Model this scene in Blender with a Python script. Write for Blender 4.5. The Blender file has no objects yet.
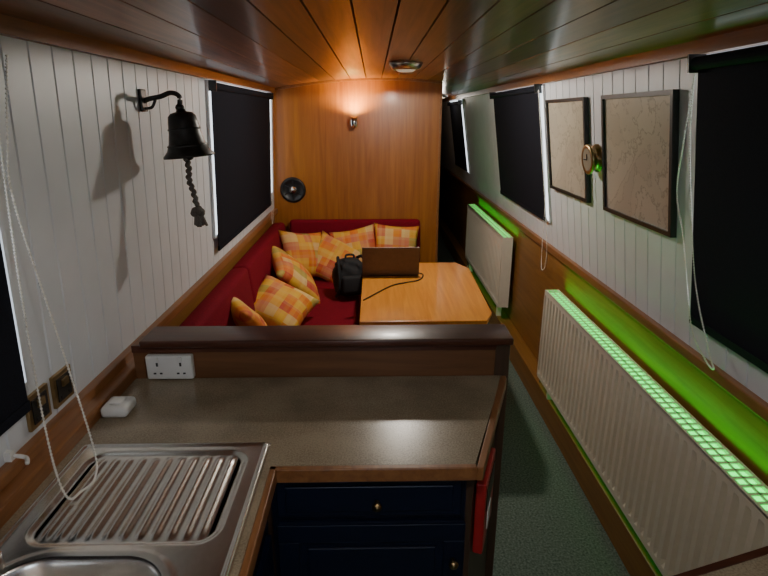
import bpy, bmesh, math, random
from mathutils import Vector, Matrix
random.seed(4)
C=1.73
# ------------------------------------------------------------------ materials
def newmat(name):
    m=bpy.data.materials.new(name); m.use_nodes=True
    nt=m.node_tree; b=nt.nodes['Principled BSDF']
    return m,nt,b
def plain(name,col,rough=.5,metal=0,emit=None,es=0,var=0.08,bump=0.0,nscale=40,spec=.5):
    m,nt,b=newmat(name)
    b.inputs['Roughness'].default_value=rough; b.inputs['Metallic'].default_value=metal; b.inputs['Specular IOR Level'].default_value=spec
    tc=nt.nodes.new('ShaderNodeTexCoord'); n=nt.nodes.new('ShaderNodeTexNoise'); n.inputs['Scale'].default_value=nscale
    nt.links.new(tc.outputs['Object'],n.inputs['Vector'])
    r=nt.nodes.new('ShaderNodeValToRGB')
    r.color_ramp.elements[0].position=.3; r.color_ramp.elements[1].position=.7
    r.color_ramp.elements[0].color=[c*(1-var) for c in col]+[1]; r.color_ramp.elements[1].color=[min(1,c*(1+var)) for c in col]+[1]
    nt.links.new(n.outputs['Fac'],r.inputs['Fac']); nt.links.new(r.outputs['Color'],b.inputs['Base Color'])
    if bump>0:
        bp=nt.nodes.new('ShaderNodeBump'); bp.inputs['Strength'].default_value=bump; bp.inputs['Distance'].default_value=.003
        nt.links.new(n.outputs['Fac'],bp.inputs['Height']); nt.links.new(bp.outputs['Normal'],b.inputs['Normal'])
    if emit:
        b.inputs['Emission Color'].default_value=list(emit)+[1]; b.inputs['Emission Strength'].default_value=es
    return m
def wood(name,c1,c2,rough=.35,scale=(18,1.2,18),plank=None,coat=0.0,tint=.35,spec=.5):
    m,nt,b=newmat(name); L=nt.links.new
    tc=nt.nodes.new('ShaderNodeTexCoord'); mp=nt.nodes.new('ShaderNodeMapping'); mp.inputs['Scale'].default_value=scale
    L(tc.outputs['Object'],mp.inputs['Vector'])
    n=nt.nodes.new('ShaderNodeTexNoise'); n.inputs['Scale'].default_value=2.2; n.inputs['Detail'].default_value=6; n.inputs['Roughness'].default_value=.6; n.inputs['Distortion'].default_value=.6
    L(mp.outputs['Vector'],n.inputs['Vector'])
    r=nt.nodes.new('ShaderNodeValToRGB'); r.color_ramp.elements[0].position=.3; r.color_ramp.elements[1].position=.72
    r.color_ramp.elements[0].color=list(c1)+[1]; r.color_ramp.elements[1].color=list(c2)+[1]
    L(n.outputs['Fac'],r.inputs['Fac'])
    out=r.outputs['Color']
    if plank:
        ax,w,off=plank
        sp=nt.nodes.new('ShaderNodeSeparateXYZ'); L(tc.outputs['Object'],sp.inputs['Vector'])
        a=nt.nodes.new('ShaderNodeMath'); a.operation='SUBTRACT'; a.inputs[1].default_value=off; L(sp.outputs[ax],a.inputs[0])
        d=nt.nodes.new('ShaderNodeMath'); d.operation='DIVIDE'; d.inputs[1].default_value=w; L(a.outputs[0],d.inputs[0])
        f=nt.nodes.new('ShaderNodeMath'); f.operation='FLOOR'; L(d.outputs[0],f.inputs[0])
        wn=nt.nodes.new('ShaderNodeTexWhiteNoise'); wn.noise_dimensions='1D'; L(f.outputs[0],wn.inputs['W'])
        mr=nt.nodes.new('ShaderNodeMapRange'); mr.inputs['To Min'].default_value=1-tint; mr.inputs['To Max'].default_value=1+tint
        L(wn.outputs['Value'],mr.inputs['Value'])
        mx=nt.nodes.new('ShaderNodeVectorMath'); mx.operation='SCALE'; L(out,mx.inputs[0]); L(mr.outputs['Result'],mx.inputs['Scale'])
        out=mx.outputs['Vector']
    L(out,b.inputs['Base Color'])
    b.inputs['Roughness'].default_value=rough; b.inputs['Coat Weight'].default_value=coat; b.inputs['Coat Roughness'].default_value=.15
    b.inputs['Specular IOR Level'].default_value=spec
    bp=nt.nodes.new('ShaderNodeBump'); bp.inputs['Strength'].default_value=.12; bp.inputs['Distance'].default_value=.002
    L(n.outputs['Fac'],bp.inputs['Height']); L(bp.outputs['Normal'],b.inputs['Normal'])
    return m
M={}
M['white_plank']=plain('white_painted_tongue_groove',(.67,.70,.74),.45,var=.04,nscale=6,bump=.05)
M['ceil']=wood('varnished_ceiling_pine',(.135,.045,.019),(.31,.115,.048),.33,(20,.9,20),plank=(0,.125,-.93),coat=.25,tint=.5)
M['oak']=wood('oak_veneer',(.28,.088,.010),(.44,.162,.022),.38,(14,14,.8),coat=.1)
M['oak_h']=wood('oak_lining',(.20,.085,.018),(.33,.155,.036),.4,(14,.8,14))
M['trim']=wood('varnished_trim',(.20,.078,.026),(.34,.145,.050),.35,(20,1,20))
M['darkwood']=wood('mahogany',(.05,.016,.009),(.11,.035,.018),.35,(1.2,20,20),coat=.1)
M['panelwood']=wood('partition_wood',(.13,.055,.022),(.21,.092,.036),.4,(1.2,14,14))
M['darkpanel']=wood('end_panel_wood',(.05,.028,.016),(.085,.045,.025),.45,(14,14,1))
M['table']=wood('table_top_wood',(.62,.21,.025),(.84,.35,.055),.28,(14,1,14),coat=.3)
M['cream']=plain('cream_enamel',(.80,.74,.60),.35,var=.02)
M['blind']=plain('blackout_blind_fabric',(.011,.012,.018),1,var=.2,nscale=300,spec=.12)
M['black']=plain('black_plastic',(.012,.012,.013),.4)
M['blackcloth']=plain('black_nylon',(.012,.012,.014),.8,bump=.4,nscale=90)
M['white']=plain('white_plastic',(.76,.76,.74),.35,var=.02)
M['rope']=plain('white_bead',(.82,.80,.74),.4)
M['dial']=plain('clock_dial',(.30,.27,.20),.4)
M['steel']=plain('brushed_steel',(.74,.72,.69),.27,1,var=.05,nscale=90)
M['chrome']=plain('chrome',(.8,.8,.8),.08,1)
M['brass']=plain('aged_brass',(.38,.26,.12),.35,1,var=.15)
M['bronze']=plain('dark_bronze',(.045,.042,.040),.42,.7,var=.2)
M['oldrope']=plain('tarred_rope',(.13,.11,.095),.9,bump=.5,nscale=150)
M['red']=plain('red_upholstery',(.20,.004,.016),.9,var=.15,nscale=120,bump=.3,spec=.2)
M['blue']=plain('navy_painted_wood',(.002,.0055,.022),.4,var=.1)
M['redsign']=plain('red_sign',(.42,.02,.02),.4)
M['glasspane']=plain('daylit_window',(.7,.75,.8),.3,emit=(.85,.93,1),es=2.2)
M['lampglow']=plain('lamp_diffuser',(.8,.75,.65),.4,emit=(1,.82,.55),es=2.5)
M['lampoff']=plain('lamp_lens',(.55,.5,.42),.2,emit=(1,.8,.55),es=.35)
M['lamprim']=plain('lamp_rim',(.50,.44,.36),.3,1)
M['warmbulb']=plain('warm_bulb',(.9,.8,.5),.4,emit=(1,.62,.22),es=25)
M['green']=plain('green_led',(.1,.8,.3),.4,emit=(.005,1,.10),es=2.2)
M['laptop']=plain('bronze_laptop_shell',(.13,.09,.065),.45,.3)
M['screen']=plain('laptop_screen',(.02,.02,.03),.15,emit=(.5,.6,.8),es=.5)
# counter laminate
m,nt,b=newmat('stone_laminate'); L=nt.links.new
tc=nt.nodes.new('ShaderNodeTexCoord'); n1=nt.nodes.new('ShaderNodeTexNoise'); n1.inputs['Scale'].default_value=240; n1.inputs['Detail'].default_value=2
n2=nt.nodes.new('ShaderNodeTexNoise'); n2.inputs['Scale'].default_value=6; n2.inputs['Detail'].default_value=4
L(tc.outputs['Object'],n1.inputs['Vector']); L(tc.outputs['Object'],n2.inputs['Vector'])
ad=nt.nodes.new('ShaderNodeMath'); ad.operation='ADD'; L(n1.outputs['Fac'],ad.inputs[0]); L(n2.outputs['Fac'],ad.inputs[1])
r=nt.nodes.new('ShaderNodeValToRGB')
mr=nt.nodes.new('ShaderNodeMapRange'); mr.inputs['From Min'].default_value=.7; mr.inputs['From Max'].default_value=1.3
L(ad.outputs[0],mr.inputs['Value']); r.color_ramp.elements[0].position=.1; r.color_ramp.elements[1].position=.9
r.color_ramp.elements[0].color=(.21,.165,.11,1); r.color_ramp.elements[1].color=(.37,.30,.205,1)
L(mr.outputs['Result'],r.inputs['Fac']); L(r.outputs['Color'],b.inputs['Base Color']); b.inputs['Roughness'].default_value=.27
M['laminate']=m
# carpet
m,nt,b=newmat('speckled_carpet'); L=nt.links.new
tc=nt.nodes.new('ShaderNodeTexCoord'); n1=nt.nodes.new('ShaderNodeTexNoise'); n1.inputs['Scale'].default_value=110; n1.inputs['Detail'].default_value=4
L(tc.outputs['Object'],n1.inputs['Vector'])
r=nt.nodes.new('ShaderNodeValToRGB'); r.color_ramp.elements[0].position=.3;r.color_ramp.elements[1].position=.72
r.color_ramp.elements[0].color=(.05,.08,.06,1); r.color_ramp.elements[1].color=(.20,.255,.21,1)
L(n1.outputs['Fac'],r.inputs['Fac']); L(r.outputs['Color'],b.inputs['Base Color']); b.inputs['Roughness'].default_value=.95
bp=nt.nodes.new('ShaderNodeBump'); bp.inputs['Strength'].default_value=.4; bp.inputs['Distance'].default_value=.003; L(n1.outputs['Fac'],bp.inputs['Height']); L(bp.outputs['Normal'],b.inputs['Normal'])
M['carpet']=m
# map paper
m,nt,b=newmat('old_map_paper'); L=nt.links.new
tc=nt.nodes.new('ShaderNodeTexCoord'); n1=nt.nodes.new('ShaderNodeTexNoise'); n1.inputs['Scale'].default_value=5; n1.inputs['Detail'].default_value=9; n1.inputs['Roughness'].default_value=.6
L(tc.outputs['Object'],n1.inputs['Vector'])
r=nt.nodes.new('ShaderNodeValToRGB'); cr=r.color_ramp
cr.elements[0].position=.0; cr.elements[0].color=(.52,.48,.39,1)
cr.elements[1].position=1; cr.elements[1].color=(.44,.40,.32,1)
for p,c in((.44,(.52,.48,.39,1)),(.455,(.30,.27,.2,1)),(.47,(.50,.46,.37,1)),(.55,(.48,.44,.355,1)),(.56,(.32,.29,.22,1)),(.57,(.46,.42,.34,1))):
    e=cr.elements.new(p); e.color=c
L(n1.outputs['Fac'],r.inputs['Fac']); L(r.outputs['Color'],b.inputs['Base Color']); b.inputs['Roughness'].default_value=.3
M['map']=m
# plaid : patchwork cells + woven stripes inside each cell
def plaid(name,seed):
    m,nt,b=newmat(name); L=nt.links.new
    tc=nt.nodes.new('ShaderNodeTexCoord'); 
    def layer(scale,loc,cols):
        mp=nt.nodes.new('ShaderNodeMapping'); mp.inputs['Location'].default_value=loc; mp.inputs['Scale'].default_value=scale
        L(tc.outputs['Object'],mp.inputs['Vector'])
        fl=nt.nodes.new('ShaderNodeVectorMath'); fl.operation='FLOOR'; L(mp.outputs['Vector'],fl.inputs[0])
        wn=nt.nodes.new('ShaderNodeTexWhiteNoise'); wn.noise_dimensions='2D'; L(fl.outputs['Vector'],wn.inputs['Vector'])
        r=nt.nodes.new('ShaderNodeValToRGB'); cr=r.color_ramp; cr.interpolation='CONSTANT'
        cr.elements[0].color=cols[0]; cr.elements[1].position=1-1/len(cols); cr.elements[1].color=cols[-1]
        for i,c in enumerate(cols[1:-1]): e=cr.elements.new((i+1)/len(cols)); e.color=c
        L(wn.outputs['Value'],r.inputs['Fac']); return r.outputs['Color']
    O=(.82,.22,.02,1);Y=(.86,.50,.05,1);RD=(.58,.05,.03,1);P=(.72,.23,.12,1);G=(.45,.40,.08,1);CR=(.84,.62,.25,1)
    a=layer((15,15,0),(seed*3.1+.02,seed*1.7+.01,0),[O,Y,RD,CR,P,O,G,Y,Y])
    v=layer((42,.01,0),(seed*2.3,.5,0),[O,Y,RD,CR,P]); h=layer((.01,42,0),(.5,seed*1.9,0),[Y,O,P,RD,CR])
    m1=nt.nodes.new('ShaderNodeMix'); m1.data_type='RGBA'; m1.inputs[0].default_value=.20; L(a,m1.inputs[6]); L(v,m1.inputs[7])
    m2=nt.nodes.new('ShaderNodeMix'); m2.data_type='RGBA'; m2.inputs[0].default_value=.15; L(m1.outputs[2],m2.inputs[6]); L(h,m2.inputs[7])
    L(m2.outputs[2],b.inputs['Base Color']); b.inputs['Roughness'].default_value=.8
    return m
# ------------------------------------------------------------------ builder
class B:
    def __init__(s,name,keep=False): s.n=name; s.v=[]; s.f=[]; s.mi=[]; s.sm=[]; s.mats=[]; s.keep=keep
    def mid(s,k):
        if k not in s.mats: s.mats.append(k)
        return s.mats.index(k)
    def raw(s,vs,fs,mat,smooth=False,mtx=None):
        o=len(s.v)
        for v in vs:
            v=Vector(v)
            if mtx: v=mtx@v
            s.v.append(v)
        i=s.mid(mat)
        for f in fs: s.f.append([o+k for k in f]); s.mi.append(i); s.sm.append(smooth)
    def bm(s,bm,mat,smooth=False,mtx=None):
        bm.verts.index_update()
        s.raw([v.co.copy() for v in bm.verts],[[v.index for v in f.verts] for f in bm.faces],mat,smooth,mtx); bm.free()
    def box(s,x0,x1,y0,y1,z0,z1,mat,bev=0,seg=2,mtx=None):
        bm=bmesh.new(); bmesh.ops.create_cube(bm,size=1)
        for v in bm.verts: v.co=Vector(((x0+x1)/2+v.co.x*(x1-x0),(y0+y1)/2+v.co.y*(y1-y0),(z0+z1)/2+v.co.z*(z1-z0)))
        if bev: bmesh.ops.bevel(bm,geom=list(bm.edges),offset=bev,segments=seg,profile=.5,affect='EDGES')
        s.bm(bm,mat,seg>2 and bev>0,mtx)
    def hexa(s,p,mat):  # p: bottom 4 ccw, top 4
        s.raw(p,[(0,3,2,1),(4,5,6,7),(0,1,5,4),(1,2,6,5),(2,3,7,6),(3,0,4,7)],mat)
    def prism(s,pts,z0,z1,mat,bev=0):
        bm=bmesh.new(); vs=[bm.verts.new((x,y,z0)) for x,y in pts]; f=bm.faces.new(vs)
        r=bmesh.ops.extrude_face_region(bm,geom=[f])
        for v in r['geom']:
            if isinstance(v,bmesh.types.BMVert): v.co.z=z1
        bmesh.ops.recalc_face_normals(bm,faces=bm.faces)
        if bev: bmesh.ops.bevel(bm,geom=list(bm.edges),offset=bev,segments=2,profile=.5,affect='EDGES')
        s.bm(bm,mat)
    def lathe(s,prof,mat,mtx=None,seg=32,smooth=True):
        vs=[];fs=[];n=len(prof)
        for i in range(seg):
            a=2*math.pi*i/seg
            for r,z in prof: vs.append((r*math.cos(a),r*math.sin(a),z))
        for i in range(seg):
            j=(i+1)%seg
            for k in range(n-1): fs.append((i*n+k,j*n+k,j*n+k+1,i*n+k+1))
        s.raw(vs,fs,mat,smooth,mtx)
    def cyl(s,p0,p1,r,mat,seg=16):
        p0=Vector(p0);p1=Vector(p1); d=p1-p0; q=d.to_track_quat('Z','Y').to_matrix().to_4x4()
        s.lathe([(0,0),(r,0),(r,d.length),(0,d.length)],mat,Matrix.Translation(p0)@q,seg,smooth=False)
    def tube(s,pts,r,mat,seg=10,smoothn=6):
        P=spline(pts,smoothn); vs=[];fs=[]
        for i,p in enumerate(P):
            t=(P[min(i+1,len(P)-1)]-P[max(i-1,0)]).normalized()
            q=t.to_track_quat('Z','Y')
            for k in range(seg):
                a=2*math.pi*k/seg; vs.append(p+q@Vector((r*math.cos(a),r*math.sin(a),0)))
        for i in range(len(P)-1):
            for k in range(seg): fs.append((i*seg+k,i*seg+(k+1)%seg,(i+1)*seg+(k+1)%seg,(i+1)*seg+k))
        fs.append(list(range(seg))[::-1]); fs.append([(len(P)-1)*seg+k for k in range(seg)])
        s.raw(vs,fs,mat,True)
    def ball(s,c,r,mat,sub=2):
        bm=bmesh.new(); bmesh.ops.create_icosphere(bm,subdivisions=sub,radius=r); s.bm(bm,mat,True,Matrix.Translation(c))
    def done(s,parent=None,bevel=0):
        me=bpy.data.meshes.new(s.n+'_mesh')
        c=Vector((0,0,0))
        if not s.keep:
            lo=Vector([min(v[i] for v in s.v) for i in range(3)]); hi=Vector([max(v[i] for v in s.v) for i in range(3)]); c=(lo+hi)/2
        me.from_pydata([v-c for v in s.v],[],s.f)
        for k in s.mats: me.materials.append(M[k])
        me.polygons.foreach_set('material_index',s.mi); me.polygons.foreach_set('use_smooth',s.sm); me.update()
        o=bpy.data.objects.new(s.n,me); o.location=c; bpy.context.collection.objects.link(o)
        return o
def spline(pts,n):
    P=[Vector(p) for p in pts]
    if len(P)<3 or n<2: return P
    out=[]
    for i in range(len(P)-1):
        a=P[max(i-1,0)];b=P[i];c=P[i+1];d=P[min(i+2,len(P)-1)]
        for k in range(n):
            t=k/n; out.append(.5*((2*b)+(c-a)*t+(2*a-5*b+4*c-d)*t*t+(3*b-a-3*c+d)*t**3))
    out.append(P[-1]); return out
# wall planes (world z)
def wx(side,z,off=0):
    zz=z-C
    return (.98-.1457*zz)-off if side=='R' else (-.8195+.0466*zz)+off
def wallbox(b,side,y0,y1,z0,z1,o0,o1,mat):
    p=[(wx(side,z,o),y,z) for z in(z0,z1) for (o,y) in((o0,y0),(o1,y0),(o1,y1),(o0,y1))]
    if side=='R': p=[p[i] for i in (0,3,2,1,4,7,6,5)]
    b.hexa(p,mat)
ZD=.947; ZT=1.935; Y0=-1.3; Y1=12.0
# ------------------------------------------------------------------ shell
def plankwall(name,side):
    b=B(name,True); w=.1;g=.004;dep=-.005
    ys=[]; y=Y0
    while y<Y1:
        ys+= [(y,dep),(y+g,0),(y+w-g,0)]; y+=w
    ys.append((y,dep))
    vs=[];fs=[]
    for y,d in ys:
        for z in (ZD,ZT+.05): vs.append((wx(side,z,d),y,z))
    for i in range(len(ys)-1):
        f=(2*i,2*i+2,2*i+3,2*i+1); fs.append(f if side=='L' else f[::-1])
    b.raw(vs,fs,'white_plank'); b.done()
    b=B(name+'_lower',True)
    xb=wx(side,ZD,0)
    s_=-1 if side=='L' else 1
    b.box(min(xb,xb+s_*.04),max(xb,xb+s_*.04),Y0,Y1,0,ZD,'oak_h')
    return b.done()
plankwall('wall_left','L'); plankwall('wall_right','R')
b=B('floor',True); b.box(-1.0,1.2,Y0,Y1,-.05,0,'carpet'); b.done()
b=B('ceiling',True); w=.125; x=-.93; pts=[]
def cz(x): return 2.01-.08*((x-.07)/.88)**2
while x<1.12:
    pts+=[(x,cz(x)+.014),(x+.0035,cz(x)),(x+w/2,cz(x+w/2)),(x+w-.0035,cz(x+w))]; x+=w
vs=[];fs=[]
for px,pz in pts:
    vs+=[(px,Y0,pz),(px,Y1,pz)]
for i in range(len(pts)-1): fs.append((2*i,2*i+1,2*i+3,2*i+2))
b.raw(vs,fs,'ceil'); b.done()
b=B('wall_back',True); b.box(-1.0,1.2,Y0-.05,Y0,0,2.1,'oak'); b.done()
b=B('wall_far',True); b.box(-1.0,1.2,Y1,Y1+.05,0,2.1,'oak_h'); b.done()
# added rear door, unseen behind the viewpoint; glowing pane carries cool ambient fill
b=B('added_fill_door',True); b.box(-.30,.40,Y0+.001,Y0+.03,0.001,1.85,'oak'); 
for a in((-.22,.32,1.15,1.19),(-.22,.32,1.74,1.78),(-.22,-.18,1.15,1.78),(.28,.32,1.15,1.78)): b.box(a[0],a[1],Y0+.03,Y0+.045,a[2],a[3],'trim')
b.box(-.18,.28,Y0+.03,Y0+.034,1.19,1.74,'glasspane'); fill_door=b.done()
# bulkhead partition with matching camber
b=B('wall_bulkhead',True)
YB=4.65; XR=.55
top=[(xx,cz(xx)+.02) for xx in [ -.81+i*(XR+.81)/10 for i in range(11)]]
prof=[(wx('L',.95)-.0,0.0),(XR,0.0)]+top[::-1]+[(wx('L',.95),.95)]
n=len(prof)
vs=[(p[0],YB,p[1]) for p in prof]+[(p[0],YB+.03,p[1]) for p in prof]
fs=[list(range(n)),list(range(n,2*n))[::-1]]+[(i,(i+1)%n,n+(i+1)%n,n+i) for i in range(n)]
b.raw(vs,fs,'oak')
b.box(XR-.03,XR,YB+.03,Y1,0,2.02,'oak_h')
b.done()
b=B('trim_bulkhead_edge'); b.box(XR-.004,XR+.014,YB-.006,YB+.035,0,cz(XR)-.002,'trim',.003); b.done()
b=B('trim_ceiling_left',True); wallbox(b,'L',Y0,YB-.001,1.895,1.95,.0,.022,'trim'); b.done()
b=B('trim_ceiling_right',True); wallbox(b,'R',Y0,Y1,1.895,1.95,.0,.022,'trim'); b.done()
b=B('trim_dado_left',True); xl=wx('L',ZD); b.box(xl,xl+.03,Y0,YB-.001,.925,.965,'trim',.004); b.done()
b=B('trim_dado_right',True); xr=wx('R',ZD); b.box(xr-.028,xr,Y0,Y1,.93,.968,'trim',.004); b.done()
b=B('trim_pipe_boxing_right',True); b.box(1.0,xr-.001,.95,Y1,0,.16,'oak_h',.004); b.done()
b=B('trim_bulkhead_top'); 
for i in range(10):
    x0,z0=top[i];x1,z1=top[i+1]; z0-=.02;z1-=.02
    b.hexa([(x0,YB-.015,z0-.018),(x1,YB-.015,z1-.018),(x1,YB,z1-.018),(x0,YB,z0-.018),(x0,YB-.015,z0-.001),(x1,YB-.015,z1-.001),(x1,YB,z1-.001),(x0,YB,z0-.001)],'trim')
b.done()
# ------------------------------------------------------------------ windows & blinds
def window(i,side,y0,y1,ea,eb):
    b=B('window_%d'%i)
    wallbox(b,side,y0-ea,y1+eb,1.12,1.885,.002,.008,'glasspane')
    for a,c in((y0-ea-.012,y0-ea),(y1+eb,y1+eb+.012)): wallbox(b,side,a,c,1.11,1.89,.001,.014,'white_plank')
    wallbox(b,side,y0-ea,y1+eb,1.108,1.12,.001,.014,'white_plank')
    b.done()
def blind(side,y0,y1,z0,z1):
    b=B('roller_blind')
    wallbox(b,side,y0,y1,z0,z1,.020,.023,'blind')
    wallbox(b,side,y0,y1,z0-.004,z0+.022,.017,.027,'blind')
    b.cyl((wx(side,z1,.028),y0,z1-.005),(wx(side,z1,.028),y1,z1-.005),.018,'blind')
    for y in (y0-.008,y1): wallbox(b,side,y,y+.008,z1-.03,z1+.02,.0,.05,'black')
    b.done()
window(1,'L',-.2,1.16,0,.02); blind('L',-.2,1.16,C-.67,C+.14)
window(2,'L',2.83,4.4,.015,.12); blind('L',2.83,4.4,C-.69,C+.14)
window(3,'R',.3,1.66,0,.01); blind('R',.3,1.66,C-.655,C+.145)
window(4,'R',3.23,4.45,.035,.03); blind('R',3.23,4.45,C-.615,C+.145)
window(5,'R',6.1,7.0,.05,.05); blind('R',6.1,7.0,C-.6,C+.13)
# ------------------------------------------------------------------ ball chains
def chain(pts,r=.0034):
    b=B('blind_ball_chain'); P=spline(pts,10)
    b.tube(pts,r*.4,'rope',6,6)
    for i in range(1,len(P)):
        d=(P[i]-P[i-1]).length; k=max(1,int(round(d/.0085)))
        for j in range(k):
            c=P[i-1].lerp(P[i],j/k); b.ball(c,r,'rope',1)
    b.done()
chain([(-.785,1.27,C+.12),(-.80,1.24,C-.05),(-.795,1.21,C-.18),(-.74,1.18,C-.48),(-.68,1.136,C-.753),(-.66,1.09,C-.812),(-.668,1.04,C-.815),(-.69,1.02,C-.812),(-.75,1.087,C-.74),(-.785,1.146,C-.506),(-.803,1.2,C-.2),(-.785,1.215,C+.12)])
chain([(.94,1.675,C+.13),(.965,1.72,C-.1),(1.0,1.77,C-.25),(1.02,1.72,C-.4),(1.045,1.64,C-.66),(1.052,1.55,C-.74),(1.052,1.50,C-.752),(1.045,1.53,C-.70),(1.03,1.64,C-.5),(.965,1.68,C-.1),(.935,1.67,C+.13)])
chain([(.93,3.21,C+.13),(1.02,3.22,C-.4),(1.052,3.28,C-.75),(1.055,3.26,C-.92),(1.055,3.19,C-.88),(1.045,3.18,C-.72),(.99,3.2,C-.3),(.925,3.2,C+.13)],.003)
chain([(-.80,4.42,C+.1),(-.82,4.45,C-.5),(-.82,4.38,C-.8),(-.82,4.33,C-.82),(-.82,4.36,C-.6),(-.795,4.41,C+.1)],.003)
# ------------------------------------------------------------------ framed maps
def framed(y0,y1,z0,z1):
    b=B('framed_map'); t=.016
    wallbox(b,'R',y0,y1,z0,z1,.002,.014,'map')
    for a in((y0-t,y0,z0-t,z1+t),(y1,y1+t,z0-t,z1+t),(y0,y1,z0-t,z0),(y0,y1,z1,z1+t)):
        wallbox(b,'R',*a,.002,.024,'black')
    b.done()
framed(1.81,2.345,C-.385,C+.06); framed(2.57,3.10,C-.385,C+.06)
# ------------------------------------------------------------------ brass ship clock
b=B('brass_ship_clock'); zc=C-.185; mt=Matrix.Translation((wx('R',zc,.002),2.46,zc))@Matrix.Rotation(math.radians(-90-8.3),4,'Y')
b.lathe([(0,0),(.062,0),(.062,.008),(.048,.012),(.05,.03),(.056,.034),(.066,.038),(.068,.046),(.062,.052),(.050,.05)],'brass',mt)
b.lathe([(.050,.0495),(0,.0495)],'dial',mt); b.box(-.003,.003,0,.035,.05,.052,'black',mtx=mt); b.box(0,.025,-.003,.003,.05,.052,'black',mtx=mt)
for a in range(3):
    q=mt@Matrix.Rotation(a*2.1+.5,4,'Z'); b.lathe([(0,.008),(.006,.008),(.006,.012),(0,.013)],'brass',q@Matrix.Translation((.056,0,0)),12)
b.done()
# ------------------------------------------------------------------ bell
b=B('ship_bell'); yb=2.03; zb=C+.055; xw=wx('L',zb); bx=-.69
b.box(xw,xw+.012,yb-.025,yb+.025,zb-.045,zb+.03,'bronze',.004)
b.tube([(xw+.01,yb,zb-.01),(xw+.03,yb,zb-.002),(xw+.07,yb,zb+.006),(bx-.02,yb,zb+.018),(bx+.008,yb,zb+.006),(bx+.006,yb,zb-.03)],.0085,'bronze')
b.tube([(xw+.01,yb,zb-.035),(xw+.035,yb,zb-.03),(xw+.05,yb,zb-.005)],.005,'bronze')
b.ball((bx+.006,yb,zb-.032),.016,'bronze')
mt=Matrix.Translation((bx+.008,yb,zb-.045))@Matrix.Rotation(math.radians(-5),4,'Y')@Matrix.Diagonal((1.08,1.08,1.06,1))
b.lathe([(0,0.012),(.012,.012),(.016,0),(.034,-.004),(.044,-.014),(.048,-.035),(.052,-.07),(.058,-.10),(.068,-.125),(.083,-.142),(.083,-.148),(.074,-.147),(.058,-.12),(.046,-.09),(.038,-.03),(0,-.015)],'bronze',mt,48)
b.lathe([(.050,-.052),(.0535,-.055),(.052,-.059)],'bronze',mt,48); b.lathe([(.060,-.105),(.065,-.108),(.064,-.113)],'bronze',mt,48)
b.ball(mt@Vector((0,0,-.145)),.016,'bronze')
rx=bx+.008
rp=[(rx,yb,zb-.20),(rx+.006,yb,zb-.24),(rx+.003,yb,zb-.285),(rx+.014,yb,zb-.33),(rx+.020,yb,zb-.375)]
b.tube(rp,.006,'oldrope')
P=spline(rp,12)
for i,p in enumerate(P):
    a=i*1.1; b.ball(p+Vector((.004*math.sin(a),.004*math.cos(a),0)),.0085,'oldrope',2)
kx=rx+.022; kz=zb-.395
for i in range(7):
    a=i*.9; b.ball((kx+.012*math.sin(a),yb+.012*math.cos(a),kz-.006+.007*math.cos(2*a)),.015,'oldrope',2)
for i in range(14):
    a=i*.4488; b.tube([(kx+.008*math.cos(a),yb+.008*math.sin(a),kz-.01),(kx+.004+.014*math.cos(a),yb+.014*math.sin(a),kz-.03),(kx+.008+.021*math.cos(a),yb+.021*math.sin(a),kz-.058-.004*math.sin(3*a))],.005,'oldrope',6,3)
b.done()
# ------------------------------------------------------------------ lamps on bulkhead / ceiling
b=B('round_wall_speaker'); mt=Matrix.Translation((-.685,YB,C-.61))@Matrix.Rotation(math.radians(90),4,'X')
b.lathe([(0,0),(.105,0),(.108,.01),(.10,.02),(.085,.02),(.078,.012),(.05,.008),(0,.006)],'black',mt,48)
b.lathe([(.03,.008),(.032,.02),(.0,.026)],'steel',mt,24)
for k in range(6): b.box(-.004,.004,.034,.082,.010,.018,'black',mtx=mt@Matrix.Rotation(k*math.pi/3,4,'Z'))
b.done()
b=B('wall_spotlight'); lx=-.155; lz=C-.06; yo=.10
mt=Matrix.Translation((lx,YB,lz-.01))@Matrix.Rotation(math.radians(90),4,'X')
b.lathe([(0,0),(.028,0),(.028,.01),(.01,.014),(.007,yo-.015),(0,yo-.015)],'chrome',mt)
mt=Matrix.Translation((lx,YB-yo,lz-.035))
b.lathe([(0,-.01),(.022,-.008),(.03,.02),(.032,.075),(.028,.078),(.026,.03),(0,.03)],'chrome',mt)
b.lathe([(0,.045),(.024,.045)],'warmbulb',mt)
sp=b.done()
def downlight(x,y,mat,r=.08,drop=0.045):
    z=cz(x); b=B('ceiling_downlight'); mt=Matrix.Translation((x,y,z))
    b.lathe([(0,.004),(r+.014,.004),(r+.014,-.012),(r,-.034),(r-.012,-.040),(r-.016,-.034)],'lamprim',mt,40)
    b.lathe([(r-.016,-.034),(r*.5,-drop-.004),(0,-drop-.006)],mat,mt,40)
    return b.done()
def light(name,typ,loc,power,col,parent,rot=(0,0,0),**kw):
    l=bpy.data.lights.new(name,typ); l.energy=power; l.color=col
    for k,v in kw.items(): setattr(l,k,v)
    o=bpy.data.objects.new(name,l); bpy.context.collection.objects.link(o); o.location=loc; o.rotation_euler=rot
    if parent:
        o.parent=parent; o.matrix_parent_inverse=Matrix.Translation(-parent.location)
    return o
WARM=(1,.92,.80)
dA=downlight(.186,3.27,'lampoff'); dB=downlight(.10,.35,'lampglow'); dC=downlight(.78,6.6,'lampoff')
light('bulb','SPOT',(.186,3.27,cz(.186)-.075),46,WARM,dA,shadow_soft_size=.045,spot_size=math.radians(178),spot_blend=.03)
light('bulb_galley','SPOT',(.10,.35,cz(.1)-.06),20,(1,.95,.88),dB,shadow_soft_size=.05,spot_size=math.radians(172),spot_blend=.4)
light('bulb_corridor','POINT',(.78,6.6,cz(.78)-.09),1.2,WARM,dC,shadow_soft_size=.03)
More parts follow.
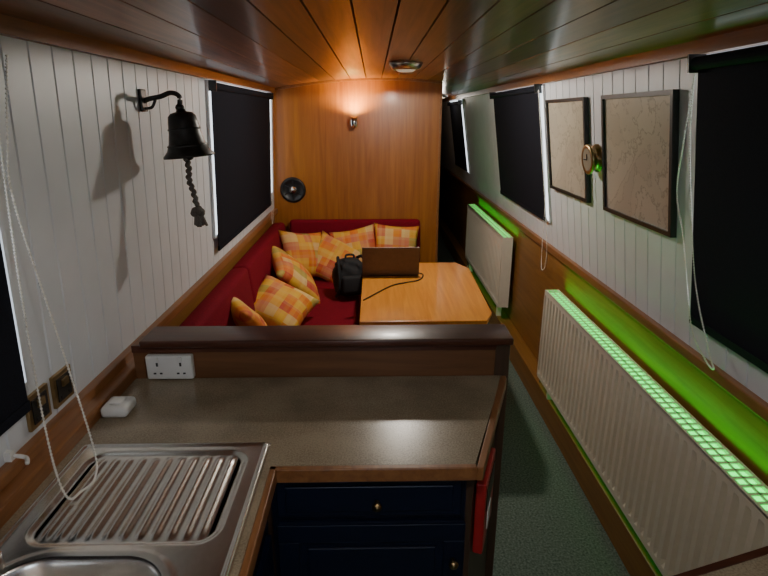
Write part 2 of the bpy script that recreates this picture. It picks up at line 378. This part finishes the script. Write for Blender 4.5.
light('bulb_spot','SPOT',(lx,YB-yo,lz+.05),34,(1,.66,.17),sp,rot=(math.radians(174),0,0),spot_size=math.radians(172),spot_blend=1,shadow_soft_size=.03)
light('ambient_fill','AREA',(.05,Y0+.05,1.46),6,(.80,.90,1),fill_door,rot=(math.radians(-90),0,0),shape='RECTANGLE',size=.46,size_y=.55)  # cool fill added behind the camera to lift the ambient level
# ------------------------------------------------------------------ radiators with LED strips under the grille
def radiator(y0,y1,z0,z1,xf=.98,xbk=1.055,led=2.3):
    b=B('panel_radiator'); per=.05
    prof=[];y=y0+.02
    while y<y1-.02-per*.5:
        prof+=[(y,0),(y+.018,0),(y+.026,1),(y+.038,1),(y+.046,0)]; y+=per
    prof=[(y0,0)]+prof+[(y1,0)]
    rows=[(z0,0),(z0+.025,0),(z0+.045,1),(z1-.045,1),(z1-.025,0),(z1,0)]
    vs=[];fs=[];n=len(prof)
    for z,a in rows:
        for yy,d in prof: vs.append((xf-.0+d*a*.022,yy,z))
    for r in range(len(rows)-1):
        for i in range(n-1): fs.append((r*n+i,(r+1)*n+i,(r+1)*n+i+1,r*n+i+1))
    b.raw(vs,fs,'cream')
    b.box(xbk-.004,xbk,y0,y1,z0,z1,'cream')
    for y in(y0-.004,y1): b.box(xf-.002,xbk+.002,y,y+.004,z0+.01,z1+.004,'cream')
    b.box(xf,xf+.008,y0,y1,z1-.004,z1+.004,'cream'); b.box(xbk-.008,xbk+.002,y0,y1,z1-.004,z1+.004,'cream')
    xm=(xf+xbk)/2; b.box(xm-.003,xm+.003,y0,y1,z1-.001,z1+.003,'cream')
    y=y0
    while y<y1:
        b.box(xf+.006,xbk-.006,y,y+.009,z1-.001,z1+.003,'cream'); y+=.034
    b.box(xm-.002,xm+.002,y0+.02,y1-.02,z0+.05,z1-.05,'cream')
    for y in(y0+.2,y1-.2): b.box(xbk,xr-.001,y,y+.04,z0+.05,z1-.05,'cream')
    b.cyl((xm,y1+.004,z0+.04),(xm,y1+.05,z0+.04),.011,'chrome'); b.lathe([(0,0),(.016,0),(.018,.045),(.012,.055),(0,.056)],'white',Matrix.Translation((xm,y1+.045,z0+.045)),16)
    b.cyl((xm,y1+.045,.16),(xm,y1+.045,z0+.05),.0075,'chrome')
    for y in(y0+.12,y1-.16): b.box(xm-.02,xm+.02,y,y+.02,.16,z0+.002,'cream')
    b.box(xf+.024,xbk-.006,y0+.01,y1-.01,z1-.018,z1-.010,'green')
    o=b.done()
    ym=(y0+y1)/2
    light('led_light','AREA',(xr-.018,ym,z1-.02),led*(y1-y0)*.55,(.0,1,.05),o,rot=(math.radians(180),math.radians(0),0),shape='RECTANGLE',size=.012,size_y=y1-y0,spread=math.radians(80))
    light('led_light_low','AREA',(xm,ym,z0-.004),.10*(y1-y0),(.0,1,.12),o,rot=(0,0,0),shape='RECTANGLE',size=.02,size_y=y1-y0)
    return o
radiator(1.0,2.92,C-1.50,C-.958); radiator(4.0,5.6,C-1.46,C-.89)
# ------------------------------------------------------------------ half wall
b=B('half_wall_divider'); 
b.box(-.789,.445,1.63,1.71,0,1.016,'panelwood'); b.box(-.754,.452,1.602,1.738,1.016,1.040,'darkwood',.006,3)
b.box(.40,.448,1.624,1.716,0,1.016,'darkpanel',.004)
b.box(-.789,.40,1.624,1.63,.992,1.016,'darkwood')
b.done()
b=B('double_wall_socket'); x0=-.742;x1=-.592;z0=.905;z1=.988
b.box(x0,x1,1.603,1.629,z0,z1,'white',.006,3)
for k in range(2):
    cx=x0+.0375+k*.075
    b.box(cx-.003,cx+.003,1.601,1.604,z0+.048,z0+.06,'black'); b.box(cx-.014,cx-.006,1.601,1.604,z0+.02,z0+.025,'black'); b.box(cx+.006,cx+.014,1.601,1.604,z0+.02,z0+.025,'black')
    b.box(cx-.006,cx+.006,1.598,1.604,z0+.064,z0+.08,'white',.001); 
b.done()
def brass_socket(y0):
    b=B('brass_wall_socket'); wallbox(b,'L',y0,y0+.086,.985,1.075,0.001,.010,'brass'); wallbox(b,'L',y0+.012,y0+.074,.997,1.063,.010,.013,'bronze')
    wallbox(b,'L',y0+.03,y0+.056,1.035,1.055,.013,.019,'brass'); wallbox(b,'L',y0+.02,y0+.03,1.005,1.012,.013,.016,'black'); wallbox(b,'L',y0+.056,y0+.066,1.005,1.012,.013,.016,'black')
    b.done()
brass_socket(1.175); brass_socket(1.285)
b=B('plug_in_adaptor'); b.box(-.785,-.71,1.37,1.45,.901,.935,'white',.012,4); b.box(-.765,-.73,1.39,1.43,.935,.941,'white',.003); b.done()
b=B('cable_clip'); wallbox(b,'L',1.08,1.095,.966,.99,.0,.016,'white'); b.tube([(-.835,1.085,.98),(-.815,1.095,.968),(-.80,1.075,.967)],.005,'white'); b.done()
b=B('trim_upstand_left',True); b.box(-.853,-.790,Y0+.01,1.76,.80,.938,'trim',.006); b.done()
# ------------------------------------------------------------------ kitchen counter
b=B('kitchen_counter'); ZC=.90; lam='laminate'
XL=-.789
b.prism([(XL,1.145),(-.26,1.145),(.25,1.145),(.425,1.622),(XL,1.622)],.865,ZC,lam)
b.box(XL,-.26,.86,1.145,.865,ZC,lam); b.box(XL,-.735,.40,.86,.865,ZC,lam); b.box(-.375,-.26,.40,.86,.865,ZC,lam); b.box(XL,-.26,-.6,.40,.865,ZC,lam)
b.box(-.26,-.243,-.6,1.145,.862,ZC+.001,'trim',.003); b.box(-.26,.252,1.128,1.145,.862,ZC+.001,'trim',.003)
b.prism([(.25,1.128),(.268,1.128),(.437,1.60),(.437,1.62),(.42,1.62)],.862,ZC+.001,'trim',.003)
b.prism([(-.30,1.19),(.235,1.19),(.395,1.62),(-.788,1.62),(-.788,1.19)],.1,.864,'darkpanel')
b.prism([(.236,1.172),(.254,1.172),(.417,1.62),(.397,1.62)],0.0,.864,'darkpanel')
b.box(-.30,.235,1.23,1.60,0,.1,'black')
b.box(-.27,.236,1.172,1.19,.70,.864,'blue'); b.box(-.27,.236,1.172,1.19,.1,.70,'blue')
b.box(-.255,.225,1.155,1.172,.735,.852,'blue',.005); b.box(-.23,.20,1.150,1.156,.755,.832,'blue',.003)
def door(x0,x1,z0,z1,mtx=None):
    b.box(x0,x1,1.155,1.172,z0,z1,'blue',.004,mtx=mtx)
    t=.055
    for a in((x0,x1,z0,z0+t),(x0,x1,z1-t,z1),(x0,x0+t,z0+t,z1-t),(x1-t,x1,z0+t,z1-t)): b.box(a[0],a[1],1.147,1.156,a[2],a[3],'blue',.002,mtx=mtx)
    b.box(x0+t+.02,x1-t-.02,1.149,1.156,z0+t+.02,z1-t-.02,'blue',.004,mtx=mtx)
door(-.255,.235,.12,.715)
def knob(p,d,mat='brass'):
    q=Vector(d).to_track_quat('Z','Y').to_matrix().to_4x4()
    b.lathe([(0,0),(.006,0),(.005,.012),(.011,.016),(.013,.022),(.010,.027),(0,.029)],mat,Matrix.Translation(p)@q,20)
knob((.004,1.151,.785),(0,-1,0),'brass'); knob((.205,1.148,.60),(0,-1,0))
b.box(-.788,-.30,-.58,1.19,.1,.70,'darkpanel'); b.box(-.30,-.285,-.58,1.175,.1,.864,'blue'); b.box(-.78,-.34,-.58,1.19,0,.1,'black')
for y0,y1 in((.66,1.12),(.18,.64),(-.5,.16)):
    b.box(-.285,-.270,y0,y1,.12,.715,'blue',.004); b.box(-.285,-.270,y0,y1,.735,.852,'blue',.004)
    t=.055
    for a in((y0,y1,.12,.12+t),(y0,y1,.715-t,.715),(y0,y0+t,.12+t,.715-t),(y1-t,y1,.12+t,.715-t)): b.box(-.272,-.264,a[0],a[1],a[2],a[3],'blue',.002)
    knob((-.266,y0+.03,.60),(1,0,0)); knob((-.27,(y0+y1)/2,.79),(1,0,0))
b.done()
# red fire blanket case on the angled end panel
b=B('fire_blanket_case'); d=Vector((.163,.448,0)).normalized(); nrm=Vector((d.y,-d.x,0)); p=Vector((.254,1.172,0))+d*.03
mt=Matrix(((d.x,nrm.x,0,p.x+nrm.x*.003),(d.y,nrm.y,0,p.y+nrm.y*.003),(0,0,1,0),(0,0,0,1)))
b.box(0,.18,0,.028,.57,.80,'redsign',.005,mtx=mt); b.box(.02,.16,.027,.030,.70,.77,'black',mtx=mt); b.box(.06,.12,.027,.030,.61,.67,'white',mtx=mt)
for k in(.06,.12): b.box(k-.008,k+.008,.008,.014,.53,.575,'white',mtx=mt)
b.done()
# right hand worktop near camera
b=B('side_worktop'); b.prism([(.515,.765),(.80,.850),(1.06,.850),(1.06,-.6),(.515,-.6)],.865,.90,lam); b.prism([(.50,.775),(.797,.865),(1.06,.865),(1.06,.850),(.80,.850),(.515,.765)],.862,.902,'darkwood')
b.box(.50,.515,-.6,.775,.862,.902,'darkwood'); b.prism([(.54,.72),(.83,.81),(1.06,.81),(1.06,-.58),(.54,-.58)],.0,.864,'darkpanel'); b.done()
# ------------------------------------------------------------------ sink
b=B('kitchen_sink')
X0,X1,Ya,Yb=-.765,-.275,.37,1.24; nx=200; ny=250
def sdr(x,y,cx,cy,hx,hy,r):
    qx=abs(x-cx)-hx+r; qy=abs(y-cy)-hy+r
    return math.hypot(max(qx,0),max(qy,0))+min(max(qx,qy),0)-r
def ss(a,b_,x):
    t=max(0,min(1,(x-a)/(b_-a))); return t*t*(3-2*t)
vs=[]
for j in range(ny+1):
    for i in range(nx+1):
        u=X0+(X1-X0)*i/nx; v=Ya+(Yb-Ya)*j/ny
        e=-sdr(u,v,(X0+X1)/2,(Ya+Yb)/2,(X1-X0)/2,(Yb-Ya)/2,.02)
        z=.9015+.0085*ss(-.001,.005,e)-.004*ss(.008,.016,e)
        dr=sdr(u,v,-.522,1.045,.20,.158,.05)
        z-=.006*ss(.004,-.012,dr)
        rib=ss(-.008,-.04,dr)
        ph=(u+.522)/.032
        if abs(ph)<5.5: z+=.0042*rib*(.5+.5*math.cos(2*math.pi*ph))**1.4
        bw=sdr(u,v,-.555,.635,.165,.215,.10)
        z+=.002*ss(.02,.006,abs(bw-.012)); z-=.145*ss(.004,-.035,bw)
        vs.append((u,v,z))
fs=[(j*(nx+1)+i,j*(nx+1)+i+1,(j+1)*(nx+1)+i+1,(j+1)*(nx+1)+i) for j in range(ny) for i in range(nx)]
b.raw(vs,fs,'steel',True)
b.lathe([(.045,.002),(.04,.004),(.03,0),(0,0)],'chrome',Matrix.Translation((-.555,.635,.7655)))
b.done()
b=B('mixer_tap'); mt=Matrix.Translation((-.742,.70,.908))
b.lathe([(0,0),(.026,0),(.026,.008),(.018,.014),(.017,.09),(.02,.1),(.0,.105)],'chrome',mt)
b.tube([(-.742,.70,.96),(-.70,.68,1.0),(-.62,.66,1.01),(-.585,.65,.99),(-.58,.65,.965)],.011,'chrome')
b.tube([(-.742,.70,1.0),(-.745,.75,1.02),(-.745,.80,1.02)],.007,'chrome')
mt=Matrix.Translation((-.742,.842,.908)); b.lathe([(0,0),(.022,0),(.02,.02),(.012,.025),(.012,.04),(.022,.05),(.022,.065),(0,.07)],'chrome',mt)
b.done()
# ------------------------------------------------------------------ dinette
b=B('dinette_sofa'); SZ=.45
b.box(-.845,-.12,1.765,4.64,0,.33,'oak_h'); b.box(-.12,.30,1.765,2.22,0,.33,'oak_h'); b.box(-.12,.42,4.05,4.64,0,.33,'oak_h')
for y0,y1 in((1.765,2.35),(2.36,3.18),(3.19,4.0)): b.box(-.70,-.10,y0,y1,.33,SZ,'red',.03,4)
b.box(-.70,.42,4.01,4.50,.33,SZ,'red',.03,4); b.box(-.09,.30,1.765,2.28,.33,SZ,'red',.03,4)
for y0,y1 in((1.78,3.10),(3.105,4.50)):
    mt=Matrix.Translation((-.70,0,.44))@Matrix.Rotation(math.radians(-6),4,'Y')
    b.box(-.11,0,y0,y1,0,.44,'red',.03,4,mtx=mt)
mt=Matrix.Translation((0,4.52,.44))@Matrix.Rotation(math.radians(-5),4,'X')
b.box(-.72,.40,0,.085,0,.44,'red',.03,4,mtx=mt)
b.done()
b=B('dinette_table')
b.prism([(-.075,2.56),(.575,2.56),(.625,2.68),(.65,3.55),(.58,3.70),(-.075,3.70)],.705,.73,'table',.004)
b.prism([(-.05,2.60),(.56,2.60),(.60,2.70),(.62,3.54),(.56,3.67),(-.05,3.67)],.69,.706,'darkwood')
b.lathe([(0,0),(.16,0),(.16,.012),(.05,.03),(.032,.05),(.032,.66),(.09,.69),(0,.69)],'steel',Matrix.Translation((.28,3.1,0)))
b.done()
b=B('laptop'); y=3.36; z=.7305
b.box(-.075,.29,y,y+.24,z,z+.016,'laptop',.004); b.box(-.05,.265,y+.03,y+.14,z+.016,z+.018,'black'); b.box(.05,.16,y+.15,y+.22,z+.016,z+.017,'black')
mt=Matrix.Translation((0,y+.002,z+.012))@Matrix.Rotation(math.radians(14),4,'X')
b.box(-.075,.29,-.008,0,0,.20,'laptop',.003,mtx=mt); b.box(-.065,.28,0,.001,.012,.19,'screen',mtx=mt)
b.cyl((-.04,y+.003,z+.012),(.255,y+.003,z+.012),.008,'black')
b.tube([(.29,y+.05,z+.008),(.32,y+.02,z+.004),(.28,y-.10,z+.004),(.12,y-.20,z+.004),(0,y-.38,z+.004),(-.06,y-.48,z+.004)],.004,'black')
b.done()
# backpack
b=B('backpack'); bm=bmesh.new(); bmesh.ops.create_icosphere(bm,subdivisions=4,radius=1)
for v in bm.verts:
    c=v.co; sx=math.copysign(abs(c.x)**.6,c.x); sy=math.copysign(abs(c.y)**.6,c.y); sz=math.copysign(abs(c.z)**.65,c.z)
    k=1-.18*max(0,sz); nz=.012*math.sin(9*c.x+3*c.z)*math.sin(7*c.z+2*c.y)
    v.co=Vector((sx*.125*k+nz,sy*.10*k+nz,sz*.14))
mt=Matrix.Translation((-.175,3.80,.60))@Matrix.Rotation(.25,4,'Z')@Matrix.Rotation(-.15,4,'X')
b.bm(bm,'blackcloth',True,mt)
b.box(-.085,.085,-.135,-.07,-.11,.02,'blackcloth',.025,4,mtx=mt)
b.tube([mt@Vector(p) for p in((-.03,-.02,.13),(-.025,-.02,.16),(.025,-.02,.16),(.03,-.02,.13))],.008,'blackcloth')
for s in(-1,1): b.tube([mt@Vector(p) for p in((s*.07,.06,.13),(s*.09,-.03,.145),(s*.10,-.10,.08),(s*.105,-.11,-.06),(s*.12,-.06,-.13))],.011,'blackcloth')
b.done()
# pillows
def pillow(loc,rot,s=.19,t=.07,seed=0):
    N=18; vs=[];fs=[]
    for side in(1,-1):
        for j in range(N+1):
            for i in range(N+1):
                u=-1+2*i/N; v=-1+2*j/N
                h=((1-u*u)*(1-v*v))**.42
                vs.append((s*u*(1-.10*(1-v*v)),s*v*(1-.10*(1-u*u)),side*t*h+.006*math.sin(5*u+seed)*math.sin(4*v+seed*2)))
    M_=(N+1)**2
    for k in range(2):
        for j in range(N):
            for i in range(N):
                f=[k*M_+j*(N+1)+i,k*M_+j*(N+1)+i+1,k*M_+(j+1)*(N+1)+i+1,k*M_+(j+1)*(N+1)+i]; fs.append(f if k==0 else f[::-1])
    me=bpy.data.meshes.new('pillow_mesh'); me.from_pydata(vs,[],fs); me.polygons.foreach_set('use_smooth',[True]*len(fs))
    me.materials.append(plaid('plaid_cotton_%d'%seed,seed))
    o=bpy.data.objects.new('throw_pillow',me); bpy.context.collection.objects.link(o)
    o.location=loc; o.rotation_euler=[math.radians(a) for a in rot]
    bm=bmesh.new(); bm.from_mesh(me); bmesh.ops.remove_doubles(bm,verts=bm.verts,dist=.0005); bm.to_mesh(me); bm.free()
pillow((-.56,4.22,.66),(62,10,38),.20,.07,1)
pillow((-.33,4.26,.60),(50,22,-14),.20,.07,2)
pillow((-.15,4.36,.66),(68,-10,5),.19,.07,3)
pillow((.18,4.38,.68),(72,4,0),.19,.07,4)
pillow((-.57,3.75,.62),(20,44,30),.22,.08,5)
pillow((-.60,3.22,.58),(22,24,-12),.20,.09,6)
pillow((-.665,2.70,.675),(8,55,42),.18,.06,7)
# ------------------------------------------------------------------ camera, world
cam=bpy.data.cameras.new('camera'); co=bpy.data.objects.new('camera',cam); bpy.context.collection.objects.link(co)
co.location=(0,0,C); co.rotation_euler=(math.radians(90-17.8),0,math.radians(-1.1)); cam.sensor_width=36; cam.lens=540/768*36; cam.clip_start=.02
bpy.context.scene.camera=co
w=bpy.data.worlds.new('world'); bpy.context.scene.world=w; w.use_nodes=True
w.node_tree.nodes['Background'].inputs[0].default_value=(.5,.6,.8,1); w.node_tree.nodes['Background'].inputs[1].default_value=.3
